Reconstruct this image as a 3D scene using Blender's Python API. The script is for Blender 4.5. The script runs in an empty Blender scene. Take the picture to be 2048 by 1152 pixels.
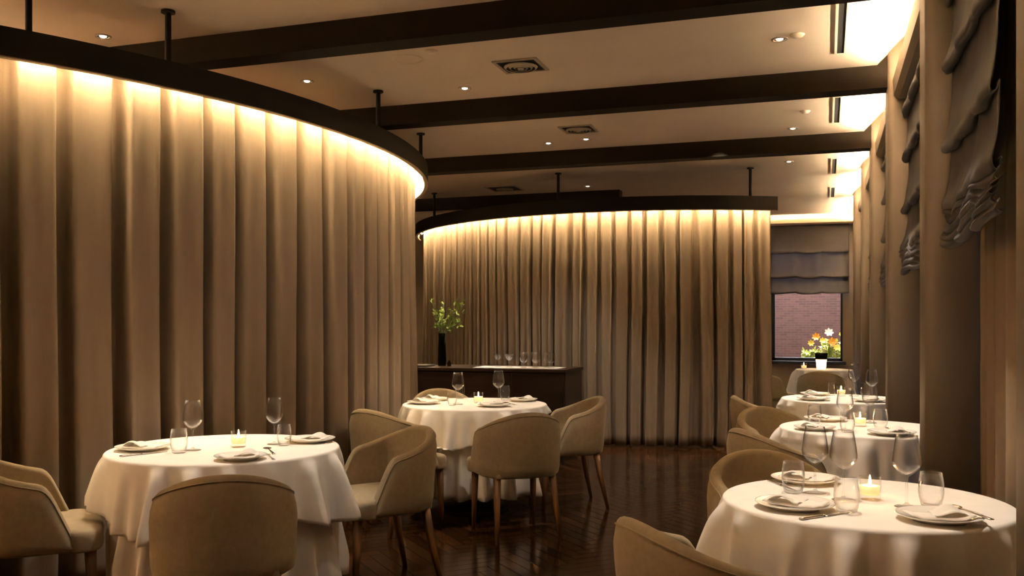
import bpy, bmesh, math, random
from mathutils import Vector, Matrix
from math import sin, cos, pi, radians, sqrt, atan2, tanh, hypot

random.seed(11)
scene = bpy.context.scene
COL = scene.collection
TAU = 2 * pi

# ------------------------------------------------------------------ materials
def mat(name, color, rough=0.6, metal=0.0, spec=0.5, var=0.0, vscale=20.0, bump=0.0, bscale=60.0,
        sheen=0.0, stretch=None, emis=None, estr=0.0, coat=0.0):
    m = bpy.data.materials.new(name); m.use_nodes = True
    nt = m.node_tree; b = nt.nodes['Principled BSDF']
    b.inputs['Base Color'].default_value = (*color, 1)
    b.inputs['Roughness'].default_value = rough
    b.inputs['Metallic'].default_value = metal
    b.inputs['Specular IOR Level'].default_value = spec
    if sheen:
        b.inputs['Sheen Weight'].default_value = sheen
        b.inputs['Sheen Roughness'].default_value = 0.4
        b.inputs['Sheen Tint'].default_value = (1, .9, .75, 1)
    if coat:
        b.inputs['Coat Weight'].default_value = coat
        b.inputs['Coat Roughness'].default_value = 0.12
    if emis:
        b.inputs['Emission Color'].default_value = (*emis, 1)
        b.inputs['Emission Strength'].default_value = estr
    if var or bump:
        tc = nt.nodes.new('ShaderNodeTexCoord')
        src = tc.outputs['Object']
        if stretch:
            mp = nt.nodes.new('ShaderNodeMapping'); mp.inputs['Scale'].default_value = stretch
            nt.links.new(src, mp.inputs['Vector']); src = mp.outputs['Vector']
    if var:
        n = nt.nodes.new('ShaderNodeTexNoise'); n.inputs['Scale'].default_value = vscale
        n.inputs['Detail'].default_value = 6; n.inputs['Roughness'].default_value = 0.65
        nt.links.new(src, n.inputs['Vector'])
        r = nt.nodes.new('ShaderNodeValToRGB')
        r.color_ramp.elements[0].position = 0.3; r.color_ramp.elements[1].position = 0.7
        r.color_ramp.elements[0].color = (*[c * (1 - var) for c in color], 1)
        r.color_ramp.elements[1].color = (*[min(1, c * (1 + var)) for c in color], 1)
        nt.links.new(n.outputs['Fac'], r.inputs['Fac'])
        nt.links.new(r.outputs['Color'], b.inputs['Base Color'])
    if bump:
        n2 = nt.nodes.new('ShaderNodeTexNoise'); n2.inputs['Scale'].default_value = bscale
        n2.inputs['Detail'].default_value = 4
        nt.links.new(src, n2.inputs['Vector'])
        bp = nt.nodes.new('ShaderNodeBump'); bp.inputs['Strength'].default_value = bump
        bp.inputs['Distance'].default_value = 0.01
        nt.links.new(n2.outputs['Fac'], bp.inputs['Height'])
        nt.links.new(bp.outputs['Normal'], b.inputs['Normal'])
    return m

def emit_mat(name, color, strength):
    m = bpy.data.materials.new(name); m.use_nodes = True
    nt = m.node_tree; nt.nodes.clear()
    o = nt.nodes.new('ShaderNodeOutputMaterial'); e = nt.nodes.new('ShaderNodeEmission')
    e.inputs['Color'].default_value = (*color, 1); e.inputs['Strength'].default_value = strength
    nt.links.new(e.outputs[0], o.inputs['Surface'])
    return m

def glass_mat(name, tint=(.97, .97, .97), refr=0.5, fres=0.55, grough=0.0):
    """clear thin glass: part straight-through, part refracting, plus a sheen that grows towards grazing angles"""
    m = bpy.data.materials.new(name); m.use_nodes = True
    nt = m.node_tree; nt.nodes.clear()
    o = nt.nodes.new('ShaderNodeOutputMaterial')
    t = nt.nodes.new('ShaderNodeBsdfTransparent'); t.inputs['Color'].default_value = (*tint, 1)
    r = nt.nodes.new('ShaderNodeBsdfGlass'); r.inputs['Roughness'].default_value = 0.0; r.inputs['IOR'].default_value = 1.48
    r.inputs['Color'].default_value = (*tint, 1)
    m1 = nt.nodes.new('ShaderNodeMixShader'); m1.inputs[0].default_value = refr
    nt.links.new(t.outputs[0], m1.inputs[1]); nt.links.new(r.outputs[0], m1.inputs[2])
    l2 = nt.nodes.new('ShaderNodeLayerWeight'); l2.inputs['Blend'].default_value = 0.5
    p2 = nt.nodes.new('ShaderNodeMath'); p2.operation = 'POWER'; p2.inputs[1].default_value = 2.2
    k2 = nt.nodes.new('ShaderNodeMath'); k2.operation = 'MULTIPLY'; k2.inputs[1].default_value = refr
    nt.links.new(l2.outputs['Facing'], p2.inputs[0]); nt.links.new(p2.outputs[0], k2.inputs[0]); nt.links.new(k2.outputs[0], m1.inputs[0])
    g = nt.nodes.new('ShaderNodeBsdfGlossy'); g.inputs['Roughness'].default_value = grough
    lw = nt.nodes.new('ShaderNodeLayerWeight'); lw.inputs['Blend'].default_value = 0.5
    pw = nt.nodes.new('ShaderNodeMath'); pw.operation = 'POWER'; pw.inputs[1].default_value = 5.0
    ma = nt.nodes.new('ShaderNodeMath'); ma.operation = 'MULTIPLY_ADD'; ma.inputs[1].default_value = fres; ma.inputs[2].default_value = 0.018
    nt.links.new(lw.outputs['Facing'], pw.inputs[0]); nt.links.new(pw.outputs[0], ma.inputs[0])
    mx = nt.nodes.new('ShaderNodeMixShader'); nt.links.new(ma.outputs[0], mx.inputs[0])
    nt.links.new(m1.outputs[0], mx.inputs[1]); nt.links.new(g.outputs[0], mx.inputs[2])
    nt.links.new(mx.outputs[0], o.inputs['Surface'])
    return m

def cloth_mat(name, color, trans=0.25, rough=0.9, weave=500.0, var=0.04, bump=0.12, stretch=None, vscale=12.0):
    """woven cloth: diffuse with some light passing through"""
    m = mat(name, color, rough=rough, spec=0.15, var=var, vscale=vscale, bump=bump, bscale=weave, stretch=stretch)
    nt = m.node_tree; b = nt.nodes['Principled BSDF']
    o = [n for n in nt.nodes if n.type == 'OUTPUT_MATERIAL'][0]
    tr = nt.nodes.new('ShaderNodeBsdfTranslucent'); tr.inputs['Color'].default_value = (*color, 1)
    mx = nt.nodes.new('ShaderNodeMixShader'); mx.inputs[0].default_value = trans
    nt.links.new(b.outputs[0], mx.inputs[1]); nt.links.new(tr.outputs[0], mx.inputs[2])
    nt.links.new(mx.outputs[0], o.inputs['Surface'])
    return m

def brick_mat():
    m = bpy.data.materials.new('outside_brick'); m.use_nodes = True
    nt = m.node_tree; b = nt.nodes['Principled BSDF']; b.inputs['Roughness'].default_value = 0.9
    tc = nt.nodes.new('ShaderNodeTexCoord'); mp = nt.nodes.new('ShaderNodeMapping')
    mp.inputs['Rotation'].default_value = (radians(90), 0, 0)
    br = nt.nodes.new('ShaderNodeTexBrick')
    br.inputs['Color1'].default_value = (.24, .125, .10, 1); br.inputs['Color2'].default_value = (.17, .095, .08, 1)
    br.inputs['Mortar'].default_value = (.22, .16, .145, 1); br.inputs['Scale'].default_value = 1.0
    br.inputs['Mortar Size'].default_value = 0.004; br.inputs['Brick Width'].default_value = 0.13
    br.inputs['Row Height'].default_value = 0.042
    nt.links.new(tc.outputs['Object'], mp.inputs['Vector']); nt.links.new(mp.outputs['Vector'], br.inputs['Vector'])
    nt.links.new(br.outputs['Color'], b.inputs['Base Color'])
    return m

def floor_mat():
    m = bpy.data.materials.new('parquet'); m.use_nodes = True
    nt = m.node_tree; b = nt.nodes['Principled BSDF']
    at = nt.nodes.new('ShaderNodeAttribute'); at.attribute_name = 'plank'
    r = nt.nodes.new('ShaderNodeValToRGB')
    r.color_ramp.elements[0].color = (.026, .0105, .0042, 1); r.color_ramp.elements[1].color = (.088, .036, .013, 1)
    nt.links.new(at.outputs['Fac'], r.inputs['Fac'])
    tc = nt.nodes.new('ShaderNodeTexCoord'); n = nt.nodes.new('ShaderNodeTexNoise')
    n.inputs['Scale'].default_value = 7; n.inputs['Detail'].default_value = 8
    nt.links.new(tc.outputs['Object'], n.inputs['Vector'])
    mx = nt.nodes.new('ShaderNodeMixRGB'); mx.blend_type = 'MULTIPLY'; mx.inputs[0].default_value = 0.4
    nt.links.new(r.outputs['Color'], mx.inputs[1]); nt.links.new(n.outputs['Color'], mx.inputs[2])
    nt.links.new(mx.outputs[0], b.inputs['Base Color'])
    mr = nt.nodes.new('ShaderNodeMapRange'); mr.inputs[3].default_value = 0.09; mr.inputs[4].default_value = 0.22
    nt.links.new(n.outputs['Fac'], mr.inputs[0]); nt.links.new(mr.outputs[0], b.inputs['Roughness'])
    bp = nt.nodes.new('ShaderNodeBump'); bp.inputs['Strength'].default_value = 0.06; bp.inputs['Distance'].default_value = 0.01
    nt.links.new(n.outputs['Fac'], bp.inputs['Height']); nt.links.new(bp.outputs[0], b.inputs['Normal'])
    b.inputs['Specular IOR Level'].default_value = 0.55
    return m

WARM = (1.0, .60, .26)
LEDC = (1.0, .72, .41)
COVEC = (1.0, .78, .53)
M = {
    'curtain': cloth_mat('taupe_curtain', (.275, .208, .142), trans=0.03, weave=260, var=0.10, bump=0.15, stretch=(1, 1, .12), vscale=9),
    'track': mat('bronze_track', (.009, .0062, .0028), rough=.55, spec=.22),
    'lip': mat('track_lip', (.30, .22, .13), rough=.5),
    'beam': mat('dark_beam', (.017, .0115, .006), rough=.6, var=.2, vscale=3, spec=.08),
    'ceil': mat('ceiling_plaster', (.84, .71, .55), rough=.75, var=.05, vscale=1.2, spec=.3),
    'wall': mat('wall_plaster', (.40, .31, .22), rough=.85, var=.05, vscale=3),
    'pillar': mat('pillar_fabric', (.215, .172, .130), rough=.55, var=.06, vscale=5, stretch=(1, 1, .1), bump=.05),
    'floor': floor_mat(),
    'chair': mat('beige_velvet', (.335, .262, .165), rough=.88, spec=.2, var=.11, vscale=40, bump=.12, bscale=420, sheen=.35),
    'leg': mat('oak_leg', (.20, .092, .032), rough=.42, var=.25, vscale=9, stretch=(6, 6, .6)),
    'linen': cloth_mat('white_linen', (.82, .77, .70), trans=.10, weave=900, bump=.02),
    'napkin': cloth_mat('napkin_linen', (.80, .75, .68), trans=.14, weave=900, bump=.03),
    'porcelain': mat('porcelain', (.80, .75, .67), rough=.18, coat=.3),
    'steel': mat('cutlery_steel', (.55, .50, .45), rough=.25, metal=1.0),
    'chrome': mat('chrome', (.75, .72, .68), rough=.15, metal=1.0),
    'glass': glass_mat('clear_glass', (.985, .985, .985), .75, .6),
    'sideglass': glass_mat('shiny_glass', (.98, .98, .98), .5, 1.8, .16),
    'cupglass': glass_mat('candle_glass', (.97, .96, .94), 0.0, .8),
    'dglass': glass_mat('dark_glass', (.25, .24, .18), .4),
    'pane': glass_mat('window_glass', (.93, .94, .96), 0.0, .5),
    'wax': mat('candle_wax', (.85, .70, .48), rough=.5, emis=(1, .55, .2), estr=.5),
    'flame': emit_mat('flame', (1.0, .62, .22), 60),
    'glow': mat('glowing_lamp_glass', (.9, .75, .6), rough=.5, emis=(1, .62, .34), estr=3.2),
    'led': emit_mat('led', LEDC, 820),
    'cove_led': emit_mat('cove_led', COVEC, 205),
    'far_led': emit_mat('far_led', COVEC, 45),
    'fill_led': emit_mat('fill_led', COVEC, 420),
    'bulb': emit_mat('lamp_bulb', (1, .80, .56), 7),
    'wood': mat('dark_walnut', (.020, .0085, .0036), rough=.36, var=.35, vscale=6, stretch=(.6, 8, 8), spec=.35),
    'black': mat('black_frame', (.012, .011, .010), rough=.4),
    'dark': mat('slot_black', (.006, .005, .004), rough=.8),
    'grille': mat('vent_metal', (.42, .34, .25), rough=.45),
    'blind': cloth_mat('roman_blind_cloth', (.185, .176, .178), trans=.30, weave=300, bump=.18, var=.08),
    'leaf': mat('leaf_green', (.24, .32, .05), rough=.45, var=.4, vscale=8),
    'shrub': mat('shrub_green', (.46, .52, .12), rough=.5, var=.35, vscale=7),
    'stem': mat('stem_green', (.07, .09, .03), rough=.6),
    'petal_o': mat('orange_petal', (.85, .38, .03), rough=.5),
    'petal_y': mat('yellow_petal', (.90, .68, .08), rough=.5),
    'petal_w': mat('white_petal', (.88, .85, .70), rough=.5),
    'pot': mat('planter_clay', (.06, .05, .045), rough=.7),
    'brick': brick_mat(),
    'ground': mat('outside_paving', (.10, .09, .09), rough=.9, var=.2),
    'mat': mat('placemat', (.05, .04, .03), rough=.6),
}

# ------------------------------------------------------------------ object helpers
def obj(name, bm, m, parent=None, smooth=True, loc=None, angle=None):
    me = bpy.data.meshes.new(name)
    bmesh.ops.recalc_face_normals(bm, faces=bm.faces[:])
    bm.to_mesh(me); bm.free()
    me.materials.append(m)
    if smooth:
        for p in me.polygons: p.use_smooth = True
        if angle is not None:
            try: me.set_sharp_from_angle(angle=radians(angle))
            except Exception: pass
    o = bpy.data.objects.new(name, me); COL.objects.link(o)
    if parent is not None: o.parent = parent
    if loc is not None: o.location = loc
    return o

def tag(o, label=None, cat=None, group=None, kind=None):
    if label: o['label'] = label
    if cat: o['category'] = cat
    if group: o['group'] = group
    if kind: o['kind'] = kind
    return o

def thing(name, label, cat, loc=(0, 0, 0), rz=0.0, group=None):
    o = bpy.data.objects.new(name, None); COL.objects.link(o)
    o.empty_display_size = 0.1
    o.location = loc; o.rotation_euler = (0, 0, rz)
    return tag(o, label, cat, group)

def dup(root, loc, rz, label, group=None, scale=None):
    r = root.copy(); COL.objects.link(r)
    r.location = loc; r.rotation_euler = (0, 0, rz)
    if scale: r.scale = scale
    r['label'] = label
    if group: r['group'] = group
    for ch in list(root.children):
        c = ch.copy(); COL.objects.link(c); c.parent = r
        for g in list(ch.children):
            d = g.copy(); COL.objects.link(d); d.parent = c
    return r

def struct(name, bm, m, label, smooth=False, cat=None, parent=None):
    o = obj(name, bm, m, parent, smooth=smooth)
    return tag(o, label, cat, kind='structure')

def box(bm, x0, x1, y0, y1, z0, z1, bev=0.0):
    vs = [bm.verts.new(p) for p in ((x0, y0, z0), (x1, y0, z0), (x1, y1, z0), (x0, y1, z0),
                                    (x0, y0, z1), (x1, y0, z1), (x1, y1, z1), (x0, y1, z1))]
    fs = [bm.faces.new([vs[i] for i in f]) for f in ((3, 2, 1, 0), (4, 5, 6, 7), (0, 1, 5, 4), (1, 2, 6, 5), (2, 3, 7, 6), (3, 0, 4, 7))]
    if bev:
        es = list({e for f in fs for e in f.edges})
        bmesh.ops.bevel(bm, geom=es, offset=bev, segments=2, affect='EDGES', profile=.5)
    return bm

def B(*a, bev=0.0):
    return box(bmesh.new(), *a, bev=bev)

def lathe(bm, prof, seg=32, cx=0, cy=0, cz=0):
    rings = []
    for r, z in prof:
        if r < 1e-6: rings.append([bm.verts.new((cx, cy, cz + z))])
        else: rings.append([bm.verts.new((cx + r * cos(TAU * i / seg), cy + r * sin(TAU * i / seg), cz + z)) for i in range(seg)])
    for a, b in zip(rings, rings[1:]):
        if len(a) == 1 and len(b) == 1: continue
        for i in range(seg):
            j = (i + 1) % seg
            if len(a) == 1: bm.faces.new((a[0], b[i], b[j]))
            elif len(b) == 1: bm.faces.new((a[i], a[j], b[0]))
            else: bm.faces.new((a[i], a[j], b[j], b[i]))
    return bm

def L(prof, seg=32): return lathe(bmesh.new(), prof, seg)

def tube(bm, pts, rads, seg=8, cap=True, square=False):
    pts = [Vector(p) for p in pts]
    if not hasattr(rads, '__len__'): rads = [rads] * len(pts)
    rings = []
    up = None
    for i, p in enumerate(pts):
        t = (pts[min(i + 1, len(pts) - 1)] - pts[max(i - 1, 0)]).normalized()
        if up is None:
            up = Vector((0, 0, 1)) if abs(t.z) < .9 else Vector((1, 0, 0))
        a = t.cross(up).normalized(); b = a.cross(t).normalized(); up = b
        ring = []
        for k in range(seg):
            th = TAU * k / seg
            c, s = cos(th), sin(th)
            if square:
                c = math.copysign(abs(c) ** .6, c); s = math.copysign(abs(s) ** .6, s)
            ring.append(bm.verts.new(p + a * (rads[i] * c) + b * (rads[i] * s)))
        rings.append(ring)
    for r0, r1 in zip(rings, rings[1:]):
        for k in range(seg):
            j = (k + 1) % seg
            bm.faces.new((r0[k], r0[j], r1[j], r1[k]))
    if cap:
        bm.faces.new(rings[0]); bm.faces.new(rings[-1])
    return bm

def grid_faces(bm, rows, closed_u=False):
    for a, b in zip(rows, rows[1:]):
        n = len(a)
        for i in range(n if closed_u else n - 1):
            j = (i + 1) % n
            bm.faces.new((a[i], a[j], b[j], b[i]))

def smooth01(t):
    t = max(0, min(1, t)); return t * t * (3 - 2 * t)

# ------------------------------------------------------------------ camera
FPX, YH, EYE = 1842.0, 644.0, 1.34
YAW = atan2(1651 - 1024, FPX)
cam_d = bpy.data.cameras.new('camera'); cam = bpy.data.objects.new('camera', cam_d); COL.objects.link(cam)
cam.location = (0, 0, EYE); cam.rotation_euler = (radians(90), 0, YAW)
cam_d.sensor_width = 36; cam_d.lens = FPX / 2048 * 36
cam_d.shift_y = (YH - 576) / 2048
cam_d.clip_start = .05
scene.camera = cam

# ------------------------------------------------------------------ room shell
ZC = 2.97            # flat ceiling
WX = 0.75            # window plane of the right wall
XL, XR, YB, YF = -7.0, .81, -2.6, 15.0

def herringbone():
    bm = bmesh.new()
    lay = bm.loops.layers.float_color.new('plank')
    W, Ln = .085, .51
    R45 = Matrix.Rotation(radians(45), 2)
    def plank(x0, y0, w, h):
        c = R45 @ Vector((x0 + w / 2, y0 + h / 2)) + Vector((-3.5, 6.0))
        if not (XL - .3 < c.x < XR + .4 and YB - .3 < c.y < YF + .3): return
        g = .0019
        ps = [R45 @ Vector(p) + Vector((-3.5, 6.0)) for p in ((x0 + g, y0 + g), (x0 + w - g, y0 + g), (x0 + w - g, y0 + h - g), (x0 + g, y0 + h - g))]
        f = bm.faces.new([bm.verts.new((p.x, p.y, 0)) for p in ps])
        v = random.random()
        for l in f.loops: l[lay] = (v, v, v, 1)
    for a in range(-130, 131):
        for b in range(-20, 21):
            ox, oy = a * W + b * Ln, a * W - b * Ln
            if hypot(ox, oy) > 14: continue
            plank(ox, oy, Ln, W); plank(ox, oy + W, W, Ln)
    return bm
fl = struct('floor', herringbone(), M['floor'], 'dark glossy herringbone parquet floor')
fb = struct('floor_base', B(XL, XR + .1, YB, YF + .1, -.12, -.002), M['dark'], 'dark joints under the herringbone floor boards', parent=fl)
del fb['kind']; del fb['label']; fb.name = 'joint'

bm = bmesh.new()
box(bm, XL, .31, YB, 14.62, ZC, ZC + .12)
# raised slope along the window wall and the far wall, lit by the coves
v = [bm.verts.new(p) for p in ((.31, YB, ZC), (.31, 14.62, ZC), (.76, 15.05, 3.42), (.76, YB, 3.42))]; bm.faces.new(v)
v = [bm.verts.new(p) for p in ((XL, 14.62, ZC), (.31, 14.62, ZC), (.76, 15.05, 3.42), (XL, 15.05, 3.42))]; bm.faces.new(v)
struct('ceiling', bm, M['ceil'], 'warm beige plaster ceiling sloping up along the window wall')
struct('wall_left', B(XL - .1, XL, YB, YF, 0, 3.4), M['wall'], 'plain wall behind the round curtained rooms')
struct('wall_back', B(XL, XR, YB - .1, YB, 0, 3.4), M['wall'], 'plain wall behind the viewpoint')
# far wall with its window opening
FX0, FX1, FZ0, FZ1 = -.80, .247, .735, 2.55
bm = bmesh.new()
box(bm, XL, FX0, YF, YF + .12, 0, 3.4); box(bm, FX1, XR, YF, YF + .12, 0, 3.4)
box(bm, FX0, FX1, YF, YF + .12, 0, FZ0); box(bm, FX0, FX1, YF, YF + .12, FZ1, 3.4)
struct('wall_far', bm, M['wall'], 'beige end wall around the far window')
bm = bmesh.new()
for (a, b, c, d) in ((FX0, FX0 + .05, FZ0, FZ1), (FX1 - .03, FX1, FZ0, FZ1), (FX0, FX1, FZ0, FZ0 + .05), (FX0, FX1, FZ1 - .05, FZ1)):
    box(bm, a, b, YF - .02, YF + .06, c, d)
w1 = struct('window_1', bm, M['black'], 'far window looking out on a brick wall and flowers')
obj('pane', B(FX0 + .04, FX1 - .025, YF + .015, YF + .021, FZ0 + .04, FZ1 - .04), M['pane'], w1, smooth=False)

# bays of the right wall
PIL = [(2.00, 2.20, .377), (4.18, 4.46, .393), (6.24, 6.53, .371), (8.40, 8.70, .363), (10.50, 10.80, .366), (12.60, 12.90, .342)]
bm = bmesh.new()
box(bm, WX, XR, YB, 2.0, 0, 3.4)
for y0, y1, x in PIL: box(bm, WX, XR, y0, y1, 0, 3.4)
ends = [p[1] for p in PIL]; starts = [p[0] for p in PIL[1:]] + [YF]
for a, b in zip(ends, starts):
    box(bm, WX, XR, a, b, 2.75, 3.4); box(bm, WX, XR, a, b, 0, .35)
struct('wall_right', bm, M['wall'], 'window wall running behind the pillars')
plabels = ['dark edge of the pillar cut off beside the tumbler on the near table',
           'tall taupe pillar hiding one side of the second window-side table',
           'taupe pillar carrying the beam over the second window-side table',
           'narrow taupe pillar two bays behind the near table',
           'slim taupe pillar three bays behind the near table',
           'farthest slim pillar before the end window']
def pillar_bm(x, y0, y1, rr=.042):
    bm = bmesh.new(); pts = []
    for cx, cy, a0 in ((x + rr, y0 + rr, -pi / 2), (x + rr, y1 - rr, pi)):
        seq = [(-pi / 2 - pi / 2 * k / 6) if a0 < 0 else (pi - pi / 2 * k / 6) for k in range(7)]
        pts += [(cx + rr * cos(a), cy + rr * sin(a)) for a in seq]
    pts += [(WX + .02, y1), (WX + .02, y0)]
    lo = [bm.verts.new((a, b, 0)) for a, b in pts]; hi = [bm.verts.new((a, b, 3.38)) for a, b in pts]
    n = len(pts)
    for k in range(n): bm.faces.new((lo[k], lo[(k + 1) % n], hi[(k + 1) % n], hi[k]))
    bm.faces.new(lo); bm.faces.new(hi)
    return bm
for i, (y0, y1, x) in enumerate(PIL):
    o = struct('pillar', pillar_bm(x, y0, y1), M['pillar'], plabels[i], smooth=True)
for i, (a, b) in enumerate(zip(ends, starts)):
    bm = bmesh.new()
    for (c, d, e, f) in ((a, a + .05, .35, 2.75), (b - .05, b, .35, 2.75), (a, b, .35, .40), (a, b, 2.70, 2.75)):
        box(bm, WX - .035, WX + .04, c, d, e, f)
    w = struct('window_%d' % (i + 2), bm, M['black'], ['black framed window behind the near table', 'black framed window behind the second window-side table',
        'black framed window behind the third window-side table', 'black framed window in the fourth bay', 'black framed window in the fifth bay', 'black framed window in the last bay before the end wall'][i])
    obj('pane', B(WX + .002, WX + .008, a + .045, b - .045, .39, 2.71), M['pane'], w, smooth=False)
struct('window_sill', B(FX0 - .1, FX1 + .05, YF - .10, YF + .0, FZ0 - .05, FZ0), M['black'], 'dark sill under the far window')

# beams
beams = [(4.40, 4.56, -6.95, .40), (6.28, 6.44, -6.95, .385), (8.42, 8.58, -6.95, .375), (11.15, 11.32, -6.95, -2.40)]
bl = ['thick dark ceiling beam nearest the viewpoint', 'dark ceiling beam ending on the second pillar', 'dark ceiling beam in front of the second curtained room', 'short dark beam stub above the second curtained room']
for i, (y0, y1, x0, x1) in enumerate(beams):
    bm = B(x0, min(x1, .31), y0, y1, 2.825, ZC + .02)
    if x1 > 0:                                              # end of the beam under the sloping ceiling
        f = [[bm.verts.new((x, y, z)) for x, z in ((.31, 2.825), (.74, 2.825), (.74, 3.41), (.31, ZC + .02))] for y in (y0, y1)]
        bm.faces.new(f[0]); bm.faces.new(f[1])
        for k in range(4): bm.faces.new((f[0][k], f[0][(k + 1) % 4], f[1][(k + 1) % 4], f[1][k]))
    struct('beam', bm, M['beam'], bl[i])

# light coves (trough with hidden led) and roman blinds
def cove_profile(): return [(.435, 2.735), (.405, 2.76), (.398, 2.855), (.408, 2.865), (.418, 2.855), (.424, 2.78), (.74, 2.78), (.74, 2.735)]
def extr_y(prof, y0, y1):
    bm = bmesh.new()
    a = [bm.verts.new((x, y0, z)) for x, z in prof]; b = [bm.verts.new((x, y1, z)) for x, z in prof]
    n = len(prof)
    for i in range(n): bm.faces.new((a[i], a[(i + 1) % n], b[(i + 1) % n], b[i]))
    bm.faces.new(a); bm.faces.new(b)
    return bm
segs = list(zip(ends, starts))
cl = ['light cove above the near table', 'light cove above the second window-side table', 'light cove above the third window-side table', 'light cove in the fourth bay', 'light cove in the fifth bay', 'light cove in the last bay']
for i, (a, b) in enumerate(segs):
    c = struct('trim_%d' % (i + 1), extr_y(cove_profile(), a + .002, b - .002), M['pillar'], cl[i])
    bm = bmesh.new(); box(bm, .44, .46, a + .04, b - (.75 if i == 0 else .22), 2.840, 2.864)
    obj('led_strip', bm, M['cove_led'], c, smooth=False)
def fill_cove(name, label, along_x, pos, a, b):
    pr = [(0, 2.12), (.20, 2.12), (.22, 2.14), (.22, 2.24), (.20, 2.24), (.195, 2.16), (0, 2.16)]
    bm = bmesh.new()
    f = (lambda u, d, z: (u, pos + d, z)) if along_x else (lambda u, d, z: (pos + d, u, z))
    va = [bm.verts.new(f(a, d, z)) for d, z in pr]; vb = [bm.verts.new(f(b, d, z)) for d, z in pr]
    for i in range(len(pr)): bm.faces.new((va[i], va[(i + 1) % len(pr)], vb[(i + 1) % len(pr)], vb[i]))
    bm.faces.new(va); bm.faces.new(vb)
    c = struct(name, bm, M['pillar'], label)
    obj('led_strip', B(a + .05, b - .05, pos + .12, pos + .14, 2.20, 2.22) if along_x else B(pos + .12, pos + .14, a + .05, b - .05, 2.20, 2.22), M['fill_led'], c, smooth=False)
fill_cove('trim_9', 'added unseen light cove along the wall behind the round rooms', False, XL, -2.0, 6.0)  # unseen cove added to brighten the ceiling over the round rooms
prof = [(14.74, 2.83), (14.70, 2.85), (14.70, 2.905), (14.71, 2.915), (14.72, 2.905), (14.73, 2.87), (14.99, 2.87), (14.99, 2.83)]
bm = bmesh.new()
a = [bm.verts.new((-4.0, y, z)) for y, z in prof]; b = [bm.verts.new((.40, y, z)) for y, z in prof]
for i in range(len(prof)): bm.faces.new((a[i], a[(i + 1) % len(prof)], b[(i + 1) % len(prof)], b[i]))
bm.faces.new(a); bm.faces.new(b)
c = struct('trim_8', bm, M['ceil'], 'light cove across the top of the end wall')
obj('led_strip', B(-3.9, .35, 14.75, 14.77, 2.885, 2.90), M['far_led'], c, smooth=False)

def catmull(P, k):
    out = []
    for i in range(len(P) - 1):
        a, b, c, d = P[max(i - 1, 0)], P[i], P[i + 1], P[min(i + 2, len(P) - 1)]
        for q in range(k):
            t = q / k
            out.append(tuple(.5 * (2 * b[n] + (c[n] - a[n]) * t + (2 * a[n] - 5 * b[n] + 4 * c[n] - d[n]) * t * t + (3 * b[n] - a[n] - 3 * c[n] + d[n]) * t ** 3) for n in range(2)))
    return out + [P[-1]]
def roman_blind(length, folds, top, bottom_z, seed, nb=3, amp=1.0, n_st=5):
    """sheet in local coords: runs along +Y, room side is -X; soft flaps lapping over one another, then a bunched stack"""
    rnd = random.Random(seed)
    prof = [(0.0, top)]
    z = top
    for fz in folds:
        prof += [(-.004, z - (z - fz) * .45), (-.018 * amp, fz + .055), (-.032 * amp, fz + .012), (-.026 * amp, fz - .010), (-.006, fz - .002), (.004, fz + .022), (.004, fz + .005)]
        z = fz
    for k in range(n_st):
        fz = folds[-1] - (folds[-1] - bottom_z) * (k + 1) / n_st
        prof += [(-.016 * amp, fz + .020), (-.030 * amp, fz + .002), (-.016, fz - .007), (.002, fz + .006)]
    prof = catmull(prof, 4)
    ny = 72
    w1, w2, w3 = [rnd.uniform(0, TAU) for _ in range(3)]
    bm = bmesh.new(); rows = []
    for i, (x, zz) in enumerate(prof):
        row = []
        h = min(1.0, (top - zz) / .5)
        st = smooth01((folds[-1] + .02 - zz) / .06)                    # bunched part
        for j in range(ny + 1):
            u = j / ny; y = u * length
            sc = abs(sin(pi * u * nb)) ** .8                            # tapes hold the cloth at nb + 1 places
            rip = sin(21 * y + w1 + 1.2 * sin(3 * zz)) + .6 * sin(37 * y + w2 + 2 * zz)
            out = x * (.62 + .6 * sc) + h * .0042 * rip + st * .012 * sin(15 * y + 40 * zz + w3) - .004 * h * sin(6 * y + 4 * zz)
            dz = -.024 * h * sc * (1 if x < -.008 else .45) + .006 * h * sin(9 * y + w2) + st * .010 * sin(17 * y + w1 + 25 * zz)
            row.append(bm.verts.new((out, y, zz + dz)))
        rows.append(row)
    grid_faces(bm, rows)
    return bm
def solid(o, t):
    md = o.modifiers.new('thick', 'SOLIDIFY'); md.thickness = t; md.offset = 0
    return o
blabels = ['gathered roman blind over the near table, ragged stack hanging low', 'gathered roman blind between the first and second tall pillars',
           'slim view of a gathered roman blind beyond the second tall pillar', 'far gathered roman blind beyond the third pillar']
for i, (y0, y1) in enumerate(((2.95, 4.02), (4.75, 6.10), (6.85, 8.28), (9.1, 10.4))):
    o = obj('roman_blind', roman_blind(y1 - y0, (2.60, 2.33, 2.02, 1.80), 2.80, 1.66, 5 + i, amp=1.15), M['blind'], loc=(.475, y0, 0))
    solid(o, .004); tag(o, blabels[i], 'blind', 'roman blinds')
o = obj('roman_blind', roman_blind(1.17, (2.42, 2.04, 1.80), 2.84, 1.78, 40, nb=3, amp=1.2, n_st=0), M['blind'], loc=(-.83, 14.93, 0))
o.rotation_euler = (0, 0, -pi / 2); o.location = (-.83, 14.86, 0)
# run along +X with the room side facing -Y
o.rotation_euler = (0, 0, 0); 
for v_ in o.data.vertices: v_.co = Vector((v_.co.y, v_.co.x, v_.co.z))
solid(o, .004); tag(o, 'grey roman blind half lowered over the far window', 'blind', 'roman blinds')

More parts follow.
